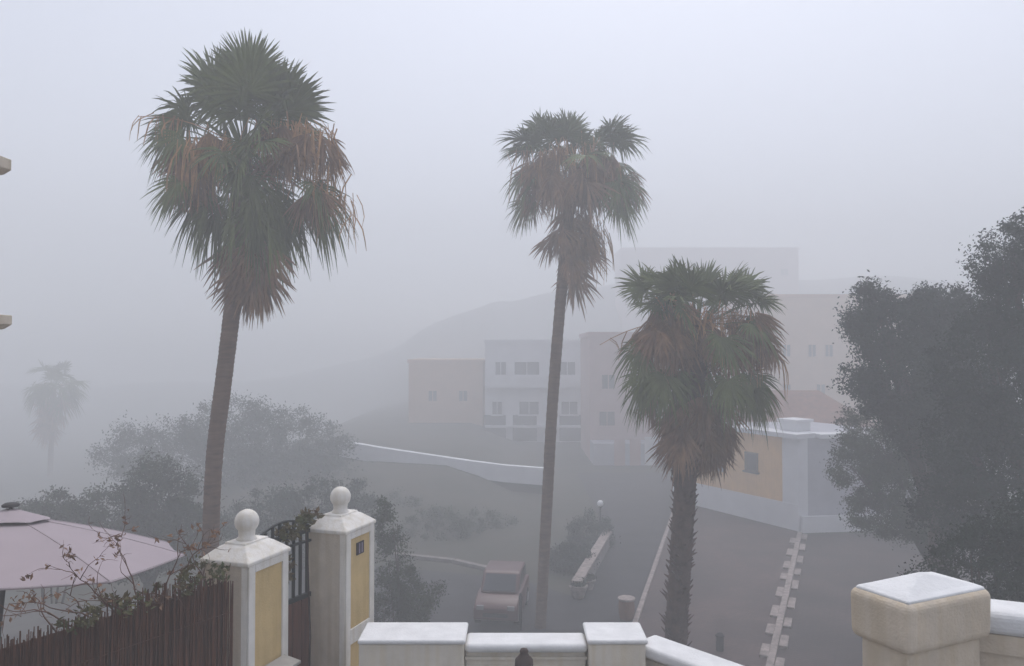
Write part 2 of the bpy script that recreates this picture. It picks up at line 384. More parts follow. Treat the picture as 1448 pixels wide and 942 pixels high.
# ------------------------------------------------------------ parasol
pc=at(15,717,8.7)
pr=root('parasol',(pc.x,pc.y,TZ-.05),'pinkish white parasol with vented top and dark pole behind the brushwood fence','parasol')
A=at(155,822,2.2*F/327); B=at(260,784,2.4*F/289)
angA=math.atan2(A.y-pc.y,A.x-pc.x); angB=math.atan2(B.y-pc.y,B.x-pc.x); stp=angB-angA
tipsP=[]
for k in range(8):
    if k==0: tipsP.append(A); continue
    if k==1: tipsP.append(B); continue
    th=angB+ (2*math.pi-stp)*(k-1)/7.0
    hh=2.334+.012*math.cos(th)+.244*math.sin(th)
    tipsP.append(Vector((pc.x+1.95*math.cos(th),pc.y+1.95*math.sin(th),CAMZ-hh)))
apex=Vector((pc.x,pc.y,pc.z-.09))
b=MB(); NR=8; NT=6; vs=[]; fs=[]
for k in range(8):
    a,c=tipsP[k],tipsP[(k+1)%8]
    base_i=len(vs)
    for i in range(NR+1):
        s=.10+.90*i/NR
        for j in range(NT+1):
            t=j/NT; e=a.lerp(c,t); p=apex.lerp(e,s)
            sag=-.018*math.sin(math.pi*t)*s*s*(1.0) + .035*math.sin(math.pi*s)
            inw=(1-.012*math.sin(math.pi*t)*s)
            p=Vector((apex.x+(p.x-apex.x)*inw, apex.y+(p.y-apex.y)*inw, p.z+sag)); vs.append(p)
    for i in range(NR):
        for j in range(NT):
            q=base_i+i*(NT+1)+j; fs.append((q,q+NT+1,q+NT+2,q+1))
can_rim=[[vs[k*(NR+1)*(NT+1)+NR*(NT+1)+j] for j in range(NT+1)] for k in range(8)]
b.add(vs,fs); can=b.build('canopy',M['canvas'],pr)
b=MB(); vs=[];fs=[]
for k in range(8):
    a,c=tipsP[k],tipsP[(k+1)%8]; o=len(vs)
    for i in range(4):
        s=.02+.20*i/3
        for j in range(4):
            e=a.lerp(c,j/3); p=apex.lerp(e,s); vs.append(p+UP*(.075-.02*i/3+.008*math.sin(math.pi*j/3)))
    for i in range(3):
        for j in range(3): q=o+i*4+j; fs.append((q,q+4,q+5,q+1))
b.add(vs,fs); b.build('vent_flap',M['canvas'],can)
b=MB(); b.lathe((pc.x,pc.y,0),[(.02,apex.z+.02),(.02,apex.z+.09),(.085,apex.z+.095),(.09,apex.z+.115),(.06,apex.z+.135),(.01,apex.z+.14)],16); b.build('finial',M['black'],pr,smooth=True)
b=MB(); b.tube([(pc.x-.03,pc.y-.25,TZ),(pc.x,pc.y,apex.z)],.028,10); b.build('pole',M['black'],pr,smooth=True)
b=MB()
for k in range(8):
    b.tube([apex.lerp(tipsP[k],s)+UP*(.035*math.sin(math.pi*s)+.002) for s in (.1,.3,.5,.7,.9,.995)],.007,5)
    q0=[vs_c for vs_c in can_rim[k]]; b.tube([p-UP*.012 for p in q0],.010,5)
b.build('seams',M['canvas'],can)
for k in range(8):
    b=MB(); b.tube([apex-UP*.03,apex.lerp(tipsP[k],.5)+UP*.005,tipsP[k]-UP*.02],.010,5); b.build('rib',M['black'],pr)
    b=MB(); b.tube([apex+Vector((0,0,-.75)),apex.lerp(tipsP[k],.5)-UP*.02],.008,5); b.build('strut',M['black'],pr)
b=MB(); b.lathe((pc.x-.01,pc.y-.06,0),[(.03,apex.z-.80),(.055,apex.z-.79),(.055,apex.z-.70),(.03,apex.z-.69)],12); b.build('hub',M['black'],pr)
b=MB(); b.lathe((pc.x-.03,pc.y-.25,0),[(.30,TZ-.05),(.30,TZ+.02),(.05,TZ+.05),(.05,TZ+.3)],20); b.build('base',M['black'],pr)

# ------------------------------------------------------------ low crenellated wall
def px2x(px,y): return (px-CX)/F*y
WZ=5.70
r=root('garden_wall',(-.2,7.7,TZ),'low cream wall with stepped white coping between number pillar and right wall','wall')
x0=px2x(524,7.8); x1=px2x(915,7.8)
xa=px2x(661,7.6); xb=px2x(826,7.6)
b=MB(); b.box(xa-.0,xb+.0,7.53,7.77,TZ,WZ-.10)
b.box(x0-.02,xa-.02,7.36,7.82,TZ,WZ+.037); b.box(xb+.02,px2x(908,7.5),7.36,7.82,TZ,WZ+.037)
e=Vector((x1,7.65,0)); wd=az(139); wn=Vector((wd.y,-wd.x,0)); 
if wn.y>0: wn=-wn
WL=3.0
b.obox(e+wn*.10+UP*TZ,wd*WL,-wn*.22,UP*(WZ-.10-TZ))
b.build('wall_body',M['cream'],r,bevel=.008)
b=MB(); b.box(xa-.015,xb+.015,7.505,7.5285,WZ-.165,WZ-.135); b.box(px2x(660,7.5),px2x(824,7.5),7.515,7.529,TZ+.1,WZ-.215); b.obox(e+wn*.122+UP*(WZ-.20),wd*WL,-wn*.02,UP*.03); b.build('moulding',M['cream'],r,bevel=.006)
b=MB(); xa=px2x(661,7.6); xb=px2x(826,7.6); b.box(xa-.018,xb+.018,7.45,7.80,WZ-.085,WZ); b.build('coping',M['coping'],r,bevel=.05,seg=4,smooth=False)
b=MB(); b.box(x0-.03,xa,7.335,7.835,WZ+.040,WZ+.085); b.build('raised_coping',M['coping'],r,bevel=.02,seg=3)
b=MB(); b.box(xb,px2x(910,7.55),7.335,7.835,WZ+.040,WZ+.085); b.build('raised_coping',M['coping'],r,bevel=.02,seg=3)
b=MB(); st=Vector((px2x(910,7.55)+.002,7.64,0)); b.obox(st+wn*.175+UP*(WZ-.11),wd*(WL+.1),-wn*.35,UP*.11); b.build('coping',M['coping'],r,bevel=.04,seg=4)
# dark urn shaped finial in front of the wall
p=at(741,921,6.9)
fo=root('post_finial',(p.x,p.y,TZ),'small dark knob topped post in front of the low wall','post')
b=MB(); b.lathe((p.x,p.y,0),[(.05,TZ),(.05,p.z-.30),(.07,p.z-.29),(.07,p.z-.26),(.04,p.z-.24)],14); b.build('post',M['urn'],fo)
b=MB(); b.lathe((p.x,p.y,0),[(.035,p.z-.24),(.06,p.z-.19),(.082,p.z-.12),(.078,p.z-.07),(.045,p.z-.035),(.034,p.z-.015),(.04,p.z+.0),(.03,p.z+.02),(.004,p.z+.03)],16); b.build('knob',M['urn'],fo,smooth=True)

# ------------------------------------------------------------ right pillar and wall
d=4.3; c=at(1286,857,d); ez=c.z; c=Vector((c.x,c.y,0)); a1=az(-26); a2=az(65); s1,s2=.41,.715
ctr=c+a1*s1/2+a2*s2/2
r=root('wall_pillar',(ctr.x,ctr.y,TZ),'thick tan pillar with rounded block head and worn white pyramid top','pillar')
def rq(off,z): return [ctr+a1*(sa*(s1/2+off))+a2*(sb*(s2/2+off))+UP*z for sa,sb in ((-1,-1),(1,-1),(1,1),(-1,1))]
b=MB(); vs=rq(0,ez-.29)+rq(.004,ez+.0); b.add(vs,[(3,2,1,0),(4,5,6,7)]+[(j,(j+1)%4,4+(j+1)%4,4+j) for j in range(4)]); 
hd=b.build('head',M['tan'],r,bevel=.05,seg=5)
b=MB(); ap=ctr+UP*(ez+.092)
vs=rq(-.030,ez-.02)+rq(-.022,ez+.006)+rq(-.07,ez+.024)+[ap]
fs=[(3,2,1,0)]+[(i*4+j,i*4+(j+1)%4,(i+1)*4+(j+1)%4,(i+1)*4+j) for i in range(2) for j in range(4)]+[(8+j,8+(j+1)%4,12) for j in range(4)]
b.add(vs,fs); bm_o=b.build('cap',M['coping'],r,bevel=.016,seg=3)
b=MB(); vs=rq(-.045,TZ)+rq(-.045,ez-.28); b.add(vs,[(3,2,1,0),(4,5,6,7)]+[(j,(j+1)%4,4+(j+1)%4,4+j) for j in range(4)]); b.build('shaft',M['tan'],r,bevel=.03,seg=3)
# wall to the right
p=at(1395,846,4.95); q=at(1448,850,4.87); dd=(q-p); dd.z=0; dd.normalize(); nn=Vector((-dd.y,dd.x,0)); z=p.z
r=root('boundary_wall',(p.x+1,p.y,TZ),'tan wall with rounded white coping at right edge, behind the thick pillar','wall')
b=MB(); b.obox(Vector((p.x,p.y,0))-dd*.25-nn*.24+UP*TZ,dd*3.2,nn*.24,UP*(z-.14-TZ)); b.obox(Vector((p.x,p.y,0))-dd*.25-nn*.265+UP*(z-.26),dd*3.2,nn*.023,UP*.12); b.build('wall_body',M['tan'],r,bevel=.01)
b=MB(); b.obox(Vector((p.x,p.y,0))-dd*.25-nn*.29+UP*(z-.14),dd*3.2,nn*.33,UP*.14); b.build('coping',M['coping'],r,bevel=.05,seg=4)

# ------------------------------------------------------------ neighbouring house at the left edge
r=root('neighbouring_house',(-6.2,3.6,TZ),'cream house at the left edge showing only the ends of two ledges','house')
b=MB(); b.box(-8,-4.55,1.0,6.25,TZ-.05,13); b.build('wall',M['cream'],r,bevel=.02)
for (py0,py1,px) in ((226,250,13),(446,468,17)):
    zt=at(0,py0,6.2).z; zb=at(0,py1,6.2).z; xe=px2x(px,6.2)
    b=MB(); poly=[(-4.5515,zb-.10),(-4.25,zb-.02),(xe-.06,zb+.015),(xe,zb+.05),(xe,zt),(-4.5515,zt)]
    n=len(poly); vs=[(x,1.0,z) for x,z in poly]+[(x,6.2,z) for x,z in poly]
    b.add(vs,[tuple(range(n)),tuple(range(n,2*n))[::-1]]+[(i,n+i,n+(i+1)%n,(i+1)%n) for i in range(n)])
    b.build('ledge',M['shaft'],r,bevel=.006)

# ------------------------------------------------------------ palms
def frond(V,Fc,O,E,Rb,d=None,fold=.25,spread=118,nseg=28,tip=.28,q=rng,tw=1.0,arch=.25,split=.5):
    # petiole from O to E with an upward arch, then a pleated fan that splits into drooping fingers
    O=Vector(O);E=Vector(E); mid=(O+E)/2+UP*arch*(E-O).length*.5
    pts=[O*(1-t)**2+mid*2*t*(1-t)+E*t*t for t in (0,.33,.66,1)]
    if d is None: d=(pts[3]-pts[2])
    d=Vector(d).normalized()
    sd=d.cross(UP)
    if sd.length<.15: sd=Vector((1,0,0))
    sd.normalize(); nn=sd.cross(d).normalized(); a=q.uniform(-tw,tw)
    sd=(sd*math.cos(a)+nn*math.sin(a)).normalized(); nn=sd.cross(d).normalized()
    k=len(V); ws=(.036,.026,.02,.013)
    for p,w in zip(pts,ws): V.extend([p+sd*w,p-sd*w,p+nn*w*.6])
    for i in range(3):
        for j in range(3): Fc.append((k+i*3+j,k+i*3+(j+1)%3,k+(i+1)*3+(j+1)%3,k+(i+1)*3+j))
    da=2*R(spread)/(nseg-1)
    for i in range(nseg):
        if q.random()<.04: continue
        aa=-R(spread)+i*da+q.gauss(0,.012)
        sg=(d*math.cos(aa)+sd*math.sin(aa)+nn*(fold*abs(math.sin(aa))+q.gauss(0,.02))).normalized()
        ln=Rb*(.74+.26*math.cos(aa*.8))*q.uniform(.88,1.08)
        lat=sg.cross(nn).normalized(); lt=(lat+nn*(.40 if i%2 else -.40)).normalized()
        k=len(V); ss=(.03,.3,split,.8,1.0); tpd=tip*q.uniform(.5,1.6); sw=q.gauss(0,.05)
        wm=ln*split*math.tan(da/2)*1.12
        for s,w in zip(ss,(ln*.03*math.tan(da/2),ln*.3*math.tan(da/2)*1.12,wm,wm*.55,.0005)):
            c=E+sg*ln*s-UP*tpd*ln*s**2.4+lat*sw*ln*max(0,s-split)
            V.append(c+lt*(w+.001)); V.append(c-lt*(w+.001))
        for j in range(4): Fc.append((k+j*2,k+j*2+1,k+j*2+3,k+j*2+2))
def palm(dist, path_px, apex_px, trunk_w, label, live, dead, stalks, seed, boots=False, zb=0.0, droopx=1.0):
    q=random.Random(seed); mpx=dist/F
    pts=[at(px,py,dist) for px,py in path_px]
    ap=at(*apex_px,dist)
    low=pts[0]; dxy=low-pts[1]
    b0=Vector((low.x+dxy.x/max(1e-3,abs(dxy.z))*abs(low.z-zb)*.6, dist, zb-.1))
    allp=[b0]+pts+[ap]; fine=[]
    for i in range(len(allp)-1):
        p0=allp[max(0,i-1)];p1=allp[i];p2=allp[i+1];p3=allp[min(len(allp)-1,i+2)]
        for s in range(8):
            t=s/8; fine.append(.5*((2*p1)+(p2-p0)*t+(2*p0-5*p1+4*p2-p3)*t*t+(-p0+3*p1-3*p2+p3)*t**3))
    fine.append(ap)
    r=root('palm_tree',(b0.x,b0.y,zb),label,'palm tree','fan palms')
    rs=[trunk_w/2*(1.3-.3*min(1,i/8)) for i in range(len(fine))]
    P=[];RR=[]
    for i in range(len(fine)-1):
        for s in range(4):
            P.append(fine[i].lerp(fine[i+1],s/4)); RR.append((rs[i]*(1-s/4)+rs[i+1]*s/4)*(1+(.03 if s%2 else -.02)+q.uniform(-.025,.025)))
    P.append(fine[-1]); RR.append(rs[-1]*.6)
    b=MB(); b.tube(P,RR,16); b.build('trunk',M['trunk'] if not boots else M['boots'],r,smooth=True)
    if boots:
        b=MB()
        for i in range(560):
            t=q.uniform(.02,.98); k=t*(len(fine)-1); i0=int(k); p=fine[i0].lerp(fine[min(i0+1,len(fine)-1)],k-i0)
            a=q.uniform(0,2*math.pi); o=Vector((math.cos(a),math.sin(a),0)); tang=Vector((-o.y,o.x,0))
            w=q.uniform(.035,.06); ln=q.uniform(.10,.24)
            s0=p+o*trunk_w*.42; e=s0+o*ln*q.uniform(.5,.85)+UP*ln*q.uniform(.2,.9)
            b.add([s0-tang*w-UP*.05,s0+tang*w-UP*.05,s0+UP*.03,e-tang*w*.45,e+tang*w*.45,e+UP*.02+o*.01],[(0,1,4,3),(1,2,5,4),(2,0,3,5),(3,4,5)])
        b.build('leaf_bases',M['boots'],r)
    def spot(px,py,sx,sy,depth):
        return at(px+q.uniform(-sx,sx),py+q.uniform(-sy,sy),dist+q.uniform(-depth,depth))
    V=[];Fc=[]
    # live: (px,py,spread_x,spread_y,count,fan radius px,down bias,tip droop)
    for (px,py,sx,sy,n,rp,down,tip) in live:
        for i in range(n):
            E=spot(px,py,sx,sy,(28+abs(px-apex_px[0])*.25 if abs(px-apex_px[0])>35 else 75)*mpx)
            d=(E-ap).normalized()-UP*down
            frond(V,Fc,ap-UP*q.uniform(0,.35)*droopx,E,rp*mpx*q.uniform(.85,1.12),d,q.uniform(.1,.4),q.uniform(95,125),34,tip,q,1.25,.3)
    b=MB(); b.add(V,Fc); b.build('crown',M['palmleaf'],r)
    V=[];Fc=[]
    for (px,py,sx,sy,n,rp) in dead:
        for i in range(n):
            E=spot(px,py,sx,sy,max(sx*mpx,.25)); E.y-=(.45 if py<apex_px[1]+70 else 0)
            cen=min(fine,key=lambda p:abs(p.z-(E.z+.5))); 
            d=Vector((q.gauss(0,.10)+(E.x-cen.x)*.03,q.gauss(0,.10)+(E.y-cen.y)*.03,-1))
            frond(V,Fc,cen,E,rp*mpx*q.uniform(.75,1.15),d,q.uniform(.7,1.3),q.uniform(35,65),16,.25,q,1.5,.5,.5)
    b=MB(); b.add(V,Fc); b.build('dead_fronds',M['palmdead'],r)
    b=MB()
    for (px,py,hang,nst,wid) in stalks:
        e=at(px,py,dist+q.uniform(-.9,.2)); mid=(ap+e)/2+UP*.45; h0=hang*mpx
        arc=[ap*(1-t)**2+mid*2*t*(1-t)+e*t*t for t in [i/8 for i in range(9)]]
        b.tube(arc,[.016*(1-.6*i/8) for i in range(9)],5)
        for k in range(nst):
            t=q.uniform(.6,1.0); i0=min(7,int(t*8)); p=arc[i0].lerp(arc[i0+1],t*8-i0)+Vector((q.gauss(0,wid*mpx),q.gauss(0,wid*mpx),q.gauss(0,wid*mpx*.5)))
            h=h0*q.uniform(.4,1.1); o=Vector((q.gauss(0,.10),q.gauss(0,.10),0)); w=q.uniform(.006,.016)
            b.tube([p,p+o+Vector((0,0,-h*.35)),p+o*1.4+Vector((0,0,-h*.7)),p+o*1.5+Vector((q.gauss(0,.03),0,-h))],[w,w*1.2,w,w*.4],3,cap=False)
    b.build('fruit_stalks',M['palmfruit'],r)
    return r
palm(16.0,[(297,790),(303,650),(316,540),(328,440),(337,345)],(346,215),.33,'tall leaning fan palm with the widest crown, left of the gate pillars',
  [(410,158,3,4,2,62,-.2,.1),(352,105,5,5,2,62,-2,.02),(350,128,12,10,5,76,-.5,.12),(310,140,22,12,6,76,-.2,.2),(385,138,20,12,6,74,-.2,.2),(345,165,45,12,6,60,.1,.3),(345,190,35,12,6,52,.25,.4),(345,215,40,12,5,48,.5,.5),
   (268,165,12,12,4,62,.1,.5),(252,185,12,10,3,54,.35,.7),(412,150,10,10,3,70,-.1,.15),(432,190,14,15,2,50,.3,.6),
   (345,245,40,16,4,54,.6,.5),(255,258,10,8,3,50,.2,.5),(300,282,16,14,6,60,1.0,.6),(345,290,30,16,6,66,1.1,.5),(398,282,24,16,7,64,.9,.6),(440,270,16,14,4,62,.7,.7),(318,312,16,8,3,44,1.2,.5),(375,316,24,8,3,44,1.2,.5)],
  [(280,225,18,26,14,60),(300,205,16,14,5,50),(430,200,36,18,10,46),(462,215,18,16,6,42),(410,225,20,14,5,46),(360,345,26,14,16,62),(362,380,20,14,16,62),(345,355,24,20,8,50),(452,280,14,14,4,44)],
  [(285,205,90,70,12),(268,215,80,40,10),(430,180,80,70,18),(465,190,70,60,16),(405,185,70,50,16),(490,285,66,40,10),(505,310,50,16,4),(195,165,55,14,4),(478,250,70,30,10)],21)
palm(24.0,[(764,888),(772,740),(782,560),(795,400),(803,320)],(812,240),.34,'slender tall fan palm in the middle, in front of the white building',
  [(805,195,14,8,6,46,-.3,.2),(770,195,14,10,5,46,-.1,.3),(850,196,14,10,6,44,-.1,.3),(752,205,10,12,4,46,.1,.4),(872,200,10,10,3,40,.1,.5),
   (812,215,40,14,5,42,.3,.4),(752,235,10,12,3,36,.5,.7),(872,245,12,14,5,42,.5,.6),(755,275,12,14,4,38,.7,.6),(868,280,12,14,4,40,.8,.6),(812,265,40,16,5,40,1.0,.5)],
  [(772,235,24,26,20,46),(848,235,28,26,20,46),(812,245,32,26,18,46),(885,255,14,14,5,36),(812,310,26,16,16,46),(822,345,18,16,14,44),(812,380,8,14,6,44),(790,335,14,14,6,40),(745,280,10,12,4,34)],
  [(765,215,70,40,12),(845,205,70,40,14),(800,205,70,40,14),(880,240,60,30,10),(908,262,50,16,6),(858,345,66,30,6),(850,370,50,14,5),(722,215,44,14,6)],33)
palm(17.0,[(956,900),(962,800),(968,700),(975,600),(982,530)],(987,460),.47,'short stout fan palm with a thick brown skirt and rough stubbed trunk',
  [(985,412,12,8,6,56,-.3,.15),(950,415,14,10,6,56,-.1,.25),(1020,415,14,10,6,54,-.1,.25),(985,430,45,10,6,50,.1,.35),
   (914,410,6,6,3,44,-.05,.2),(925,440,10,10,3,44,.2,.4),(1050,415,10,8,4,52,-.05,.3),(1072,428,6,6,2,40,.1,.35),(1060,450,8,8,2,44,.4,.6),(910,495,8,8,2,36,.3,.7),(985,470,40,16,4,44,.6,.5),
   (922,530,12,10,5,46,.7,.5),(955,530,20,12,5,44,1.1,.5),(1040,535,20,14,6,46,1.0,.5),(1000,528,30,14,6,42,1.2,.5),(1062,540,8,10,3,44,.9,.6)],
  [(935,450,22,22,20,54),(955,470,16,20,10,50),(1052,462,18,20,16,48),(990,455,24,14,6,46),(1080,488,8,14,3,38),(1010,480,24,20,8,50),(987,568,30,16,34,54),(987,618,26,14,44,52),(958,585,12,20,10,52),(1018,595,12,20,10,52),(1075,545,10,14,3,36),(925,560,10,10,3,40)],
  [(930,425,80,60,12),(950,440,75,50,12),(1055,450,80,50,14),(1075,470,70,30,8),(1010,450,70,30,14),(1115,515,55,12,4),(848,488,40,5,2),(890,490,45,18,6)],45,boots=True,droopx=.6)
palm(80.0,[(70,690),(72,640),(74,590)],(76,548),.5,'faint palm almost lost in the fog at far left',
  [(76,530,18,8,12,24,-.1,.3),(55,545,10,8,7,24,.2,.5),(97,545,10,8,7,24,.2,.5),(76,555,26,10,12,24,.8,.5)],
  [(76,575,18,14,18,24),(74,600,12,12,12,24)],[(60,545,30,20,6),(95,545,30,20,6)],57,zb=height(-48,80))

# ------------------------------------------------------------ broadleaf trees and shrubs
def tree(lobes, label, cat, m, seed, nleaf, size, name='tree', base=None, clr=.35, trunk=True, group=None, shell=.5, zb=0):
    q=random.Random(seed); cs=[];rs=[]
    for (px,py,d,rx,ry) in lobes:
        p=at(px,py,d); cs.append(tuple(p)); w=rx/F*d; rs.append((w,w*.95,ry/F*d))
    if base is None:
        bx=sum(c[0] for c in cs)/len(cs); by=sum(c[1] for c in cs)/len(cs)
    else: bx,by=base
    bz=zb if zb is not None else height(bx,by)
    r=root(name,(bx,by,bz),label,cat,group)
    b=MB()
    if trunk:
        top=max(cs,key=lambda c:c[2]); tz=bz+(min(c[2] for c in cs)-bz)*.55+.3
        tr=.16+.012*(top[2]-bz)
        b.tube([(bx,by,bz-.15),(bx+.05,by,bz+(tz-bz)*.5),(bx,by+.05,tz)],[tr*1.3,tr,tr*.85],10)
        for c in cs:
            o=Vector((bx,by,tz-.1)); e=Vector(c); b.tube([o,o.lerp(e,.5)+Vector((q.gauss(0,.15),q.gauss(0,.15),.1)),e],[tr*.6,tr*.35,.03],7)
            for k in range(3):
                e2=e+Vector((q.gauss(0,.6),q.gauss(0,.6),q.uniform(0,.5)))*clr; b.tube([o.lerp(e,.6),o.lerp(e2,.85),e2],[tr*.25,.03,.012],5)
        b.build('trunk',M['bark'],r,smooth=True)
    else:
        for k in range(9):
            e=Vector(q.choice(cs))+Vector((q.gauss(0,.25),q.gauss(0,.25),.1)); o=Vector((bx+q.gauss(0,.1),by+q.gauss(0,.1),bz-.08)); b.tube([o,o.lerp(e,.5)+UP*.1,e],[.04,.025,.01],5)
        b.build('stems',M['bark'],r,smooth=True)
    v,f=leaf_cloud(cs,rs,int(nleaf*2.2),size*.52,seed,max(40,nleaf//60),clr,shell=shell)
    fast_mesh('crown',v,f,m,r)
    return r
# right hand side
tree([(1435,370,15,52,58),(1480,450,15,95,110),(1400,520,15.5,80,100),(1510,350,15,90,70),(1450,660,15,95,100),(1375,640,15.5,60,85),(1340,720,16,50,60)],
     'tallest dark tree at the right edge, rising above its neighbours','tree',M['leafdark'],3,52000,.066,base=(10.6,15.2),clr=.26)
tree([(1262,462,19,58,52),(1325,448,19,55,45),(1285,540,19,85,65),(1370,490,18.5,60,70),(1216,455,19.5,24,22),(1340,590,19,85,75),(1235,420,19,26,22)],
     'dark rounded tree with a bumpy top, left of the tallest one','tree',M['leafdark'],4,44000,.085,base=(10.4,19),clr=.32)
tree([(1250,620,23,70,55),(1215,665,23,38,55),(1290,690,22.5,75,60),(1330,640,22.5,60,60),(1262,735,22.5,55,30),(1350,740,22,60,40)],
     'olive green bushy tree in front of the yellow house corner','tree',M['leafmid'],6,34000,.08,base=(12.2,22.6),clr=.32,trunk=True)
tree([(1400,800,11,80,60),(1470,770,11,80,80),(1325,838,11.5,48,28)],
     'low dark hedge shrub behind the thick tan pillar','shrub',M['leafdark'],8,14000,.05,'shrub',clr=.18,trunk=False)
# left hand side
tree([(225,700,25,48,55),(160,740,25,60,48),(255,755,25,55,50),(205,770,25,80,40)],
     'grey green bushy tree behind the parasol','tree',M['leafgrey'],12,16000,.11,clr=.4,zb=-1)
tree([(70,715,24,36,22),(110,745,24,45,35),(40,745,24,40,30)],
     'low ragged shrub rising above the parasol top','shrub',M['leafgrey'],13,6000,.10,'shrub',clr=.32,trunk=False,zb=-1)
tree([(330,615,46,75,50),(400,640,46,80,65),(265,640,46,70,50),(195,640,46,55,38),(440,690,45,60,60),(380,690,45,80,50),(470,640,47,30,30)],
     'broad dim tree behind the leaning palm, fading into the fog','tree',M['leafdark'],14,36000,.15,clr=.75,zb=-4,base=(-15,46.5))
tree([(390,745,30,70,55),(450,745,30,60,65),(340,770,30,50,50),(500,720,31,40,45)],
     'dark tree between the two ball topped pillars','tree',M['leafdark'],15,12000,.11,clr=.42,zb=0)
tree([(560,800,20,28,45),(545,745,20,18,40),(590,850,20,34,35),(550,870,19.5,40,30)],
     'green shrub just right of the number pillar','shrub',M['leafmid'],16,7000,.07,'shrub',clr=.24,trunk=False)
for i,(px,py,d,rx,ry,lab) in enumerate(((620,745,36,60,22,'wide low shrub on the bank below the pale curved wall'),(690,740,38,45,18,'small rounded shrub on the bank left of the slender palm trunk'),(560,715,40,45,20,'dim shrub at the left end of the bank under the curved wall'),
     (835,755,34,30,32,'dark shrub beside the white globe lamp'),(805,790,30,26,26,'dark shrub right of the slender palm trunk'))):
    tree([(px,py,d,rx,ry),(px+rx*.5,py+8,d,rx*.7,ry*.8),(px-rx*.5,py+6,d+.3,rx*.6,ry*.8)],lab,'shrub',M['leafgrey'] if i<3 else M['leafdark'],60+i,4200,.10,'shrub',clr=.3,trunk=False,zb=None)

# ------------------------------------------------------------ buildings
def window(parent,o,ax,n,w,h,fm,rec=.05,bars=True):
    fw=.07; b=MB()
    b.obox(o-n*.002,ax*fw,n*.07,UP*h); b.obox(o+ax*(w-fw)-n*.002,ax*fw,n*.07,UP*h)
    b.obox(o+ax*fw-n*.002,ax*(w-2*fw),n*.07,UP*fw); b.obox(o+ax*fw+UP*(h-fw)-n*.002,ax*(w-2*fw),n*.07,UP*fw)
    if bars: b.obox(o+ax*(w/2-.03)+UP*fw,ax*.06,n*.05,UP*(h-2*fw))
    b.obox(o-ax*.08-UP*.085-n*.002,ax*(w+.16),n*.14,UP*.08)
    fo=b.build('window',fm,parent)
    p=MB(); p.obox(o+ax*fw+UP*fw+n*.004,ax*(w-2*fw),n*.012,UP*(h-2*fw)); p.build('pane',M['glass'],fo)
def facade_block(name,label,pxl,pxr,ptop,zb,d,depth,wm,rows,trim=M['whitewall'],cat='building',roofm=None,yaw=0.0,wins=True,ground=None):
    xl=px2x(pxl,d); xr=px2x(pxr,d); zt=at(724,ptop,d).z; w=xr-xl
    ax=Vector((math.cos(R(yaw)),math.sin(R(yaw)),0)); ay=Vector((-ax.y,ax.x,0)); n=-ay; o=Vector((xl,d,zb))
    r=root(name,tuple(o+ax*w/2+ay*depth/2),label,cat)
    b=MB(); b.obox(o,ax*w,ay*depth,UP*(zt-zb)); b.build('wall',wm,r)
    b=MB(); b.obox(o-ax*.12+n*.12+UP*(zt-zb-.1),ax*(w+.24),ay*(depth+.24),UP*.35); b.build('parapet',trim,r)
    for (pyc,hh,cols) in rows:
        zc=at(724,pyc,d).z
        for (pxc,ww) in cols:
            window(r,o+ax*(px2x(pxc,d)-xl-ww/2)+UP*(zc-hh/2-zb),ax,n,ww,hh,trim)
    return r,o,ax,ay,n,w,zt
# white three storey building
r,o,ax,ay,n,w,zt=facade_block('apartment_building','white three storey building with dark window bands behind the slender palm trunk',686,830,484,-.2,72,9,M['whitewall'],
   [(521,1.3,((708,1.1),(745,2.4),(802,1.6))),(577,1.3,((703,1.0),(748,1.9),(805,1.6)))])
b=MB(); z0=at(0,604,72).z
for z in (at(0,548,72).z,z0): b.obox(o+n*.9+UP*(z+.2),ax*w,ay*.897,UP*.18)
b.build('balcony_slab',M['whitewall'],r)
b=MB()
for z in (at(0,548,72).z,): b.obox(o+n*.9+UP*(z+.381),ax*w,ay*.06,UP*.9)
b.build('balcony_parapet',M['whitewall'],r)
for pxc,ww in ((700,2.0),(742,2.2),(806,2.0)):
    b=MB(); p=o+ax*(px2x(pxc,72)-o.x-ww/2)+UP*.3; b.obox(p+n*.002,ax*ww,n*.04,UP*2.4); b.build('shop_door',M['glass'],r)
facade_block('beige_house','plain beige building left of the white three storey one',578,683,512,-.2,75,8,M['beigewall'],[(560,1.1,((612,.9),(655,.9)))],trim=M['beigewall'])
r,o,ax,ay,n,w,zt=facade_block('pink_house','dull pink building right of the white three storey one, with a white door',834,960,474,-.1,60,8,M['pinkwall'],[(540,1.2,((860,1.1),(905,1.1))),(592,1.2,((858,1.3),))],trim=M['pinkwall'])
b=MB(); b.obox(o+n*.0+UP*.1,ax*w*.95,n*2.5,UP*(at(0,622,60).z-o.z-.1)); b.build('annex',M['greywall'],r)
b=MB(); b.obox(o+ax*(px2x(911,57.5)-px2x(834,60))+n*2.503+UP*.1,ax*.9,n*.05,UP*2.1); b.build('door',M['whitewall'],r)
for pxc in (868,890):
    b=MB(); b.obox(o+ax*(px2x(pxc,57.5)-px2x(834,60))+n*2.503+UP*.1,ax*.8,n*.05,UP*2.0); b.build('door',M['pinkwall'],r)
facade_block('peach_building','large pale peach building with paired windows right of the stout palm crown',1050,1290,420,-.1,72,9,M['peach'],[(496,1.2,((1112,.8),(1148,.8),(1172,.8),(1235,.9))),(552,1.2,((1112,.8),(1160,.9)))],trim=M['beigewall'])
facade_block('hill_building','wide faint pink block high on the hill, behind the stout palm top',880,1130,352,6.0,146,10,M['pinkwall'],[(385,1.4,((910,1.5),(1110,1.5)))],trim=M['pinkwall'])
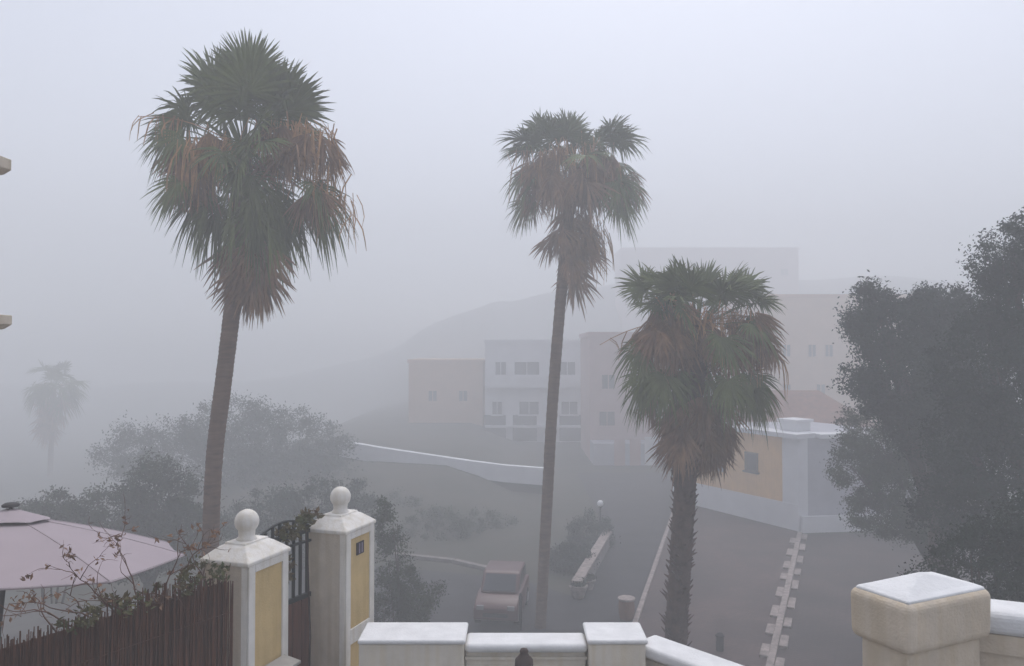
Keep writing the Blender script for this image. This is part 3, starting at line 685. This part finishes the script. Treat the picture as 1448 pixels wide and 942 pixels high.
# tiled roof house behind the yellow one
xl,xr=px2x(1030,45),px2x(1240,45); r=root('tiled_roof_house',((xl+xr)/2,48,0),'low house with brown tiled hip roof just behind the yellow house','house')
b=MB(); zE=at(0,610,45).z; b.box(xl,xr,45,51,-.1,zE); b.build('wall',M['pinkwall'],r)
b=MB(); zR=at(0,552,48).z; b.add([(xl-.4,44.6,zE),(xr+.4,44.6,zE),(xr+.4,51.4,zE),(xl-.4,51.4,zE),(xl+2.2,48,zR),(xr-2.2,48,zR)],[(3,2,1,0),(0,1,5,4),(1,2,5),(2,3,4,5),(3,0,4)]); b.build('roof',M['terra'],r)

# yellow house with white trim
C=gnd(1131,752); C.z=0; e1=az(-29); e2=az(82); H1=at(0,620,C.y).z
n1=Vector((-e1.y,e1.x,0)); 
if n1.dot(Vector((0,0,0))-C)<0: n1=-n1
n2=Vector((-e2.y,e2.x,0))
if n2.dot(Vector((0,0,0))-C)<0: n2=-n2
r=root('yellow_house',tuple(C+e1*4+e2*2.5),'ochre yellow house with white corner, white plinth and flat white cornice','house')
L1,L2=8.8,8
P0=C;P1=C+e1*L1;P2=C+e1*L1+e2*L2;P3=C+e2*L2
b=MB(); b.prism([P0,P3,P2,P1],-.1,H1-.004); 
# face materials: 0 ochre, 1 grey
b.m=[0,1,1,0,0,0]
b.build('wall',[M['ochre'],M['greywall']],r)
b=MB(); b.obox(C+n1*.002+e1*.002,e1*.95,n1*.07,UP*(H1-.01)); b.obox(C+n2*.002-e1*.0-e2*.06,e2*.45,n2*.06,UP*(H1-.012)); b.build('corner_trim',M['whitewall'],r)
b=MB(); b.obox(C+n1*.075-e1*.05,e1*L1,n1*.06,UP*1.25); b.obox(C+n2*.065,e2*L2*.6,n2*.25,UP*.75); b.build('plinth',M['whitewall'],r)
b=MB(); b.obox(C-e1*.25+n1*.3-e2*.1+UP*(H1),e1*(L1+.4),-n1*1.2,UP*.22); b.obox(C+n2*.3+e2*.9+UP*(H1),e2*L2,-n2*1.0,UP*.20); b.build('cornice',M['whitewall'],r)
b=MB(); q=C+e1*.6-n1*.5+UP*(H1+.221); b.obox(q,e1*1.0,-n1*1.0,UP*.45); b.obox(q-e1*.1+n1*.1+UP*.452,e1*1.2,-n1*1.2,UP*.12); b.build('chimney',M['whitewall'],r)
# small barred window
for (pxw,) in ((1062,),):
    u=(pxw-CX)/F; t=(C.x-u*C.y)/(u*e1.y-e1.x); wc=C+e1*t; zc=at(0,653,wc.y).z
    window(r,wc-e1*.42+n1*.003+UP*(zc-.47),e1,n1,.84,.94,M['mailbox'],bars=False)
    u=(1015-CX)/F; t=(C.x-u*C.y)/(u*e1.y-e1.x); wc=C+e1*t; window(r,wc-e1*.4+n1*.003+UP*(at(0,650,wc.y).z-.5),e1,n1,.9,1.0,M['greywall'])

# pale curved wall on the bank
cw=[(478,628,50),(540,639,49),(600,648,48),(660,657,47),(715,664,46.5),(768,668,46)]
r=root('curved_wall',tuple(at(620,660,48)),'long pale curved parapet wall on the bank below the beige building','wall')
b=MB(); b2=MB()
for (a,c_) in zip(cw,cw[1:]):
    p=at(*a);q=at(*c_); d=Vector((q.x-p.x,q.y-p.y,0)); nn=Vector((-d.y,d.x,0)).normalized()
    zb=min(height(p.x,p.y),height(q.x,q.y))-.4
    b.add([Vector((p.x,p.y,zb)),Vector((q.x,q.y,zb)),Vector((q.x,q.y,q.z)),Vector((p.x,p.y,p.z)),Vector((p.x,p.y,zb))+nn*.3,Vector((q.x,q.y,zb))+nn*.3,Vector((q.x,q.y,q.z))+nn*.3,p+nn*.3],
          [(0,1,2,3),(5,4,7,6),(3,2,6,7),(0,4,5,1),(0,3,7,4),(1,5,6,2)])
    b2.add([v-UP*.75 for v in (p-nn*.08,q-nn*.08,q+nn*.38,p+nn*.38)]+[v+UP*.25 for v in (p-nn*.08,q-nn*.08,q+nn*.38,p+nn*.38)],[(3,2,1,0),(4,5,6,7),(0,1,5,4),(1,2,6,5),(2,3,7,6),(3,0,4,7)])
b.build('wall_body',M['earth'],r); b2.build('coping',M['whitewall'],r)

# low parapet beside the road with pots at its end
r=root('low_parapet',tuple((pA+pB)/2),'low pale parapet running beside the road, right of the slender palm','wall')
b=MB(); nn=Vector((pd_.y,-pd_.x,0)); L=(pA-pB).length; b.obox(pB,pd_*L,nn*-.3,UP*.55); b.build('wall_body',M['stone'],r,bevel=.02)
b=MB(); b.obox(pB-pd_*.05+nn*.04+UP*.552,pd_*(L+.1),nn*-.38,UP*.09); b.build('coping',M['kerb'],r,bevel=.02)
for i,(px,py,s,lab) in enumerate(((818,838,.30,'pale stone pot at the near end of the low parapet'),(832,826,.24,'smaller pale pot on the parapet side, behind the other pot'))):
    p=gnd(px,py+8); t=root('plant_pot',tuple(p),lab,'plant pot')
    b=MB(); b.lathe(p,[(s*.6,0),(s*.8,s*.5),(s,s*1.3),(s*1.1,s*1.32),(s*1.1,s*1.5),(s*.85,s*1.5),(s*.8,s*1.25)],16); b.build('pot',M['kerb'],t,smooth=False)
    v,f=leaf_cloud([(p.x,p.y,s*1.65)],[(s*.8,s*.8,s*.35)],500,.06,80+i,24,.12); fast_mesh('plant',v,f,M['leafgrey'],t)
# globe lamp
p=gnd(849,752); zc=at(0,712,p.y).z
r=root('street_lamp',tuple(p),'short lamp post with a white globe beside the road','lamp')
b=MB(); b.tube([p,p+UP*.2,p+UP*.22,p+UP*(zc-.15)],[.09,.08,.045,.035],10); b.build('post',M['black'],r)
b=MB(); b.lathe((p.x,p.y,zc),[(max(.004,.15*math.cos(a)),.15*math.sin(a)) for a in [(-.5+i/12)*math.pi*.98 for i in range(13)]],20); b.build('globe',M['globe'],r,smooth=True)
b=MB(); b.lathe((p.x,p.y,zc),[(.05,-.19),(.09,-.16),(.09,-.135),(.05,-.13)],14); b.build('collar',M['black'],r)
# litter bin
p=gnd(886,876); r=root('litter_bin',tuple(p),'brown barrel shaped bin with pale rim beside the white kerb line','bin')
b=MB(); b.lathe(p,[(.20,0),(.25,.2),(.26,.4),(.24,.62),(.2,.62),(.2,.5)],18); b.build('barrel',M['binwood'],r,smooth=False)
b=MB(); b.lathe(p+UP*.622,[(.27,0),(.28,.03),(.27,.06),(.17,.07)],18); b.build('rim',M['kerb'],r)
# bollards
for px,py,h,lab in ((1018,921,.5,'short dark bollard on the brick paving right of the stout palm'),(736,892,1.1,'thin dark post standing next to the red car')):
    p=gnd(px,py); r=root('bollard',tuple(p),lab,'bollard')
    b=MB(); rr=.11 if h<1 else .05; b.lathe(p,[(rr,0),(rr,h*.85),(rr*1.2,h*.86),(rr*1.2,h*.92),(rr*.8,h)],14); b.build('post',M['black'],r)
    b=MB(); b.lathe(p+UP*h*1.002,[(rr*.8,0),(rr*.5,.03),(.005,.04)],14); b.build('cap',M['black'],r)
# pale stone pier under the trees
p=gnd(1372,775); r=root('stone_pier',tuple(p),'pale broken stone pier in the gloom under the dark trees','pier')
b=MB(); b.box(p.x-.35,p.x+.15,p.y,p.y+.5,-.1,2.1); b.build('pier',M['stone'],r,bevel=.06)
b=MB(); b.box(p.x-.7,p.x-.352,p.y+.05,p.y+.45,-.1,.7); b.box(p.x+.152,p.x+1.0,p.y+.05,p.y+.45,-.1,1.0); b.build('low_wall',M['stone'],r,bevel=.06)

# ------------------------------------------------------------ parked car
cp=gnd(711,868); cp.z=.02
r=root('parked_car',tuple(cp),'small dull red hatchback parked on the asphalt left of the slender palm trunk','car')
yaw=R(-98); fx=.86*Vector((math.cos(yaw),math.sin(yaw),0)); fy=Vector((-fx.y,fx.x,0))
def W(x,y,z): return cp+(fx*x+fy*y+UP*z)
def loft(prof_by_y):
    b=MB(); n=len(prof_by_y[0][1]); vs=[]
    for y,pr in prof_by_y: vs+=[W(x,y,z) for x,z in pr]
    k=len(prof_by_y); fs=[tuple(range(n)),tuple(range((k-1)*n,k*n))[::-1]]
    for i in range(k-1):
        for j in range(n): fs.append((i*n+j,(i+1)*n+j,(i+1)*n+(j+1)%n,i*n+(j+1)%n))
    b.add(vs,fs); return b
low=[(-1.75,.28),(-1.8,.55),(-1.72,.86),(-.9,.9),(.75,.9),(1.5,.78),(1.75,.62),(1.78,.3),(1.5,.2),(-1.5,.2)]
mid=[(x*.97,z*(.97 if z>.5 else 1)) for x,z in low]
o=loft([(-.80,mid),(-.76,low),(.76,low),(.80,mid)]).build('body',M['carpaint'],r,bevel=.05,seg=3,smooth=True)
cab=[(-1.6,.88),(-1.28,1.36),(-1.1,1.42),(.1,1.42),(.3,1.38),(.95,.88)]
cabi=[(-1.5,.88),(-1.22,1.33),(-1.05,1.38),(.05,1.38),(.25,1.34),(.85,.88)]
loft([(-.70,cab),(-.55,cab),(.55,cab),(.70,cab)]).build('cabin',M['carpaint'],r,bevel=.06,seg=3,smooth=True)
def quadpart(name,pts,m,off): 
    b=MB(); pts=[Vector(p) for p in pts]; nn=(pts[1]-pts[0]).cross(pts[2]-pts[0]).normalized(); cen=sum(pts,Vector())/len(pts)
    if nn.dot(cen-W(-.3,0,.9))<0: nn=-nn
    k=len(pts); vs=[p+nn*.003 for p in pts]+[p+nn*off for p in pts]; b.add(vs,[tuple(range(k))[::-1],tuple(range(k,2*k))]+[(i,(i+1)%k,k+(i+1)%k,k+i) for i in range(k)]); return b.build(name,m,r)
quadpart('windscreen',[W(.36,-.55,1.335),W(.36,.55,1.335),W(.88,.6,.93),W(.88,-.6,.93)],M['glass'],.02)
quadpart('rear_window',[W(-1.33,-.52,1.29),W(-1.33,.52,1.29),W(-1.56,.56,.95),W(-1.56,-.56,.95)],M['glass'],.02)
for s in (-1,1):
    quadpart('side_window',[W(-1.15,s*.70,1.33),W(-.42,s*.70,1.34),W(-.42,s*.70,.96),W(-1.38,s*.70,.96)],M['glass'],.012)
    quadpart('side_window',[W(-.34,s*.70,1.34),W(.16,s*.70,1.32),W(.7,s*.70,.96),W(-.34,s*.70,.96)],M['glass'],.012)
    b=MB(); b.obox(W(1.70,s*.55-.13,.58),fx*.085,fy*.26,UP*.14); b.build('headlight',M['headlight'],r,bevel=.02)
    b=MB(); b.obox(W(-1.82,s*.60-.08,.6),fx*.06,fy*.16,UP*.22); b.build('tail_light',M['carpaint'],r,bevel=.01)
    for x in (-1.1,1.12):
        b=MB(); b.tube([W(x,s*.62,.29),W(x,s*.64,.29),W(x,s*.80,.29),W(x,s*.815,.29)],[.25,.29,.29,.25],20); t=b.build('wheel',M['tyre'],r)
        b=MB(); b.tube([W(x,s*.816,.29),W(x,s*.83,.29)],[.17,.15],16); b.build('rim',M['rim'],t)
b=MB(); b.obox(W(1.76,-.45,.38),fx*.05,fy*.9,UP*.12); b.build('grille',M['tyre'],r,bevel=.01)

# ------------------------------------------------------------ haze, light, sky
b=MB(); b.box(-150,150,-40,190,-7,CAMZ+31); hz=b.build('haze',M['white'],kind='stuff')
hm=bpy.data.materials.new('haze'); hm.use_nodes=True; nt=hm.node_tree; nt.nodes.clear()
out=nt.nodes.new('ShaderNodeOutputMaterial'); pv=nt.nodes.new('ShaderNodeVolumePrincipled')
pv.inputs['Color'].default_value=(.92,.935,.95,1); pv.inputs['Density'].default_value=.0160; pv.inputs['Anisotropy'].default_value=.1
nt.links.new(pv.outputs['Volume'],out.inputs['Volume']); hm.cycles.homogeneous_volume=True
hz.data.materials.clear(); hz.data.materials.append(hm)

SE,SA=62,16   # sun elevation, azimuth (from +Y towards +X)
w=bpy.data.worlds.new('World'); S.world=w; w.use_nodes=True; nt=w.node_tree
bg=nt.nodes['Background']; sky=nt.nodes.new('ShaderNodeTexSky'); sky.sky_type='NISHITA'; sky.sun_disc=False
sky.sun_elevation=R(SE); sky.sun_rotation=R(SA); sky.dust_density=3; sky.air_density=1; sky.ozone_density=1.5
hs=nt.nodes.new('ShaderNodeHueSaturation'); hs.inputs['Saturation'].default_value=.35
nt.links.new(sky.outputs['Color'],hs.inputs['Color']); tn=nt.nodes.new('ShaderNodeMix'); tn.data_type='RGBA'; tn.blend_type='MULTIPLY'; tn.inputs[0].default_value=1; tn.inputs[7].default_value=(.97,.985,1.07,1)
nt.links.new(hs.outputs['Color'],tn.inputs[6]); nt.links.new(tn.outputs[2],bg.inputs['Color']); bg.inputs['Strength'].default_value=.1
sl=bpy.data.lights.new('sun','SUN'); sl.energy=.7; sl.angle=R(40); sl.color=(1,.95,.88)
so=bpy.data.objects.new('sun',sl); COL.objects.link(so)
dv=Vector((math.sin(R(SA))*math.cos(R(SE)),math.cos(R(SA))*math.cos(R(SE)),math.sin(R(SE))))
so.rotation_euler=dv.to_track_quat('Z','Y').to_euler(); so.location=(0,0,40)

S.view_settings.view_transform='Standard'; S.view_settings.look='None'; S.view_settings.exposure=1.08; S.view_settings.gamma=1
S.render.engine='CYCLES'; c=S.cycles
c.use_denoising=True; c.denoiser='OPENIMAGEDENOISE'
c.max_bounces=8; c.diffuse_bounces=3; c.glossy_bounces=2; c.volume_bounces=4; c.transparent_max_bounces=8
c.use_adaptive_sampling=False
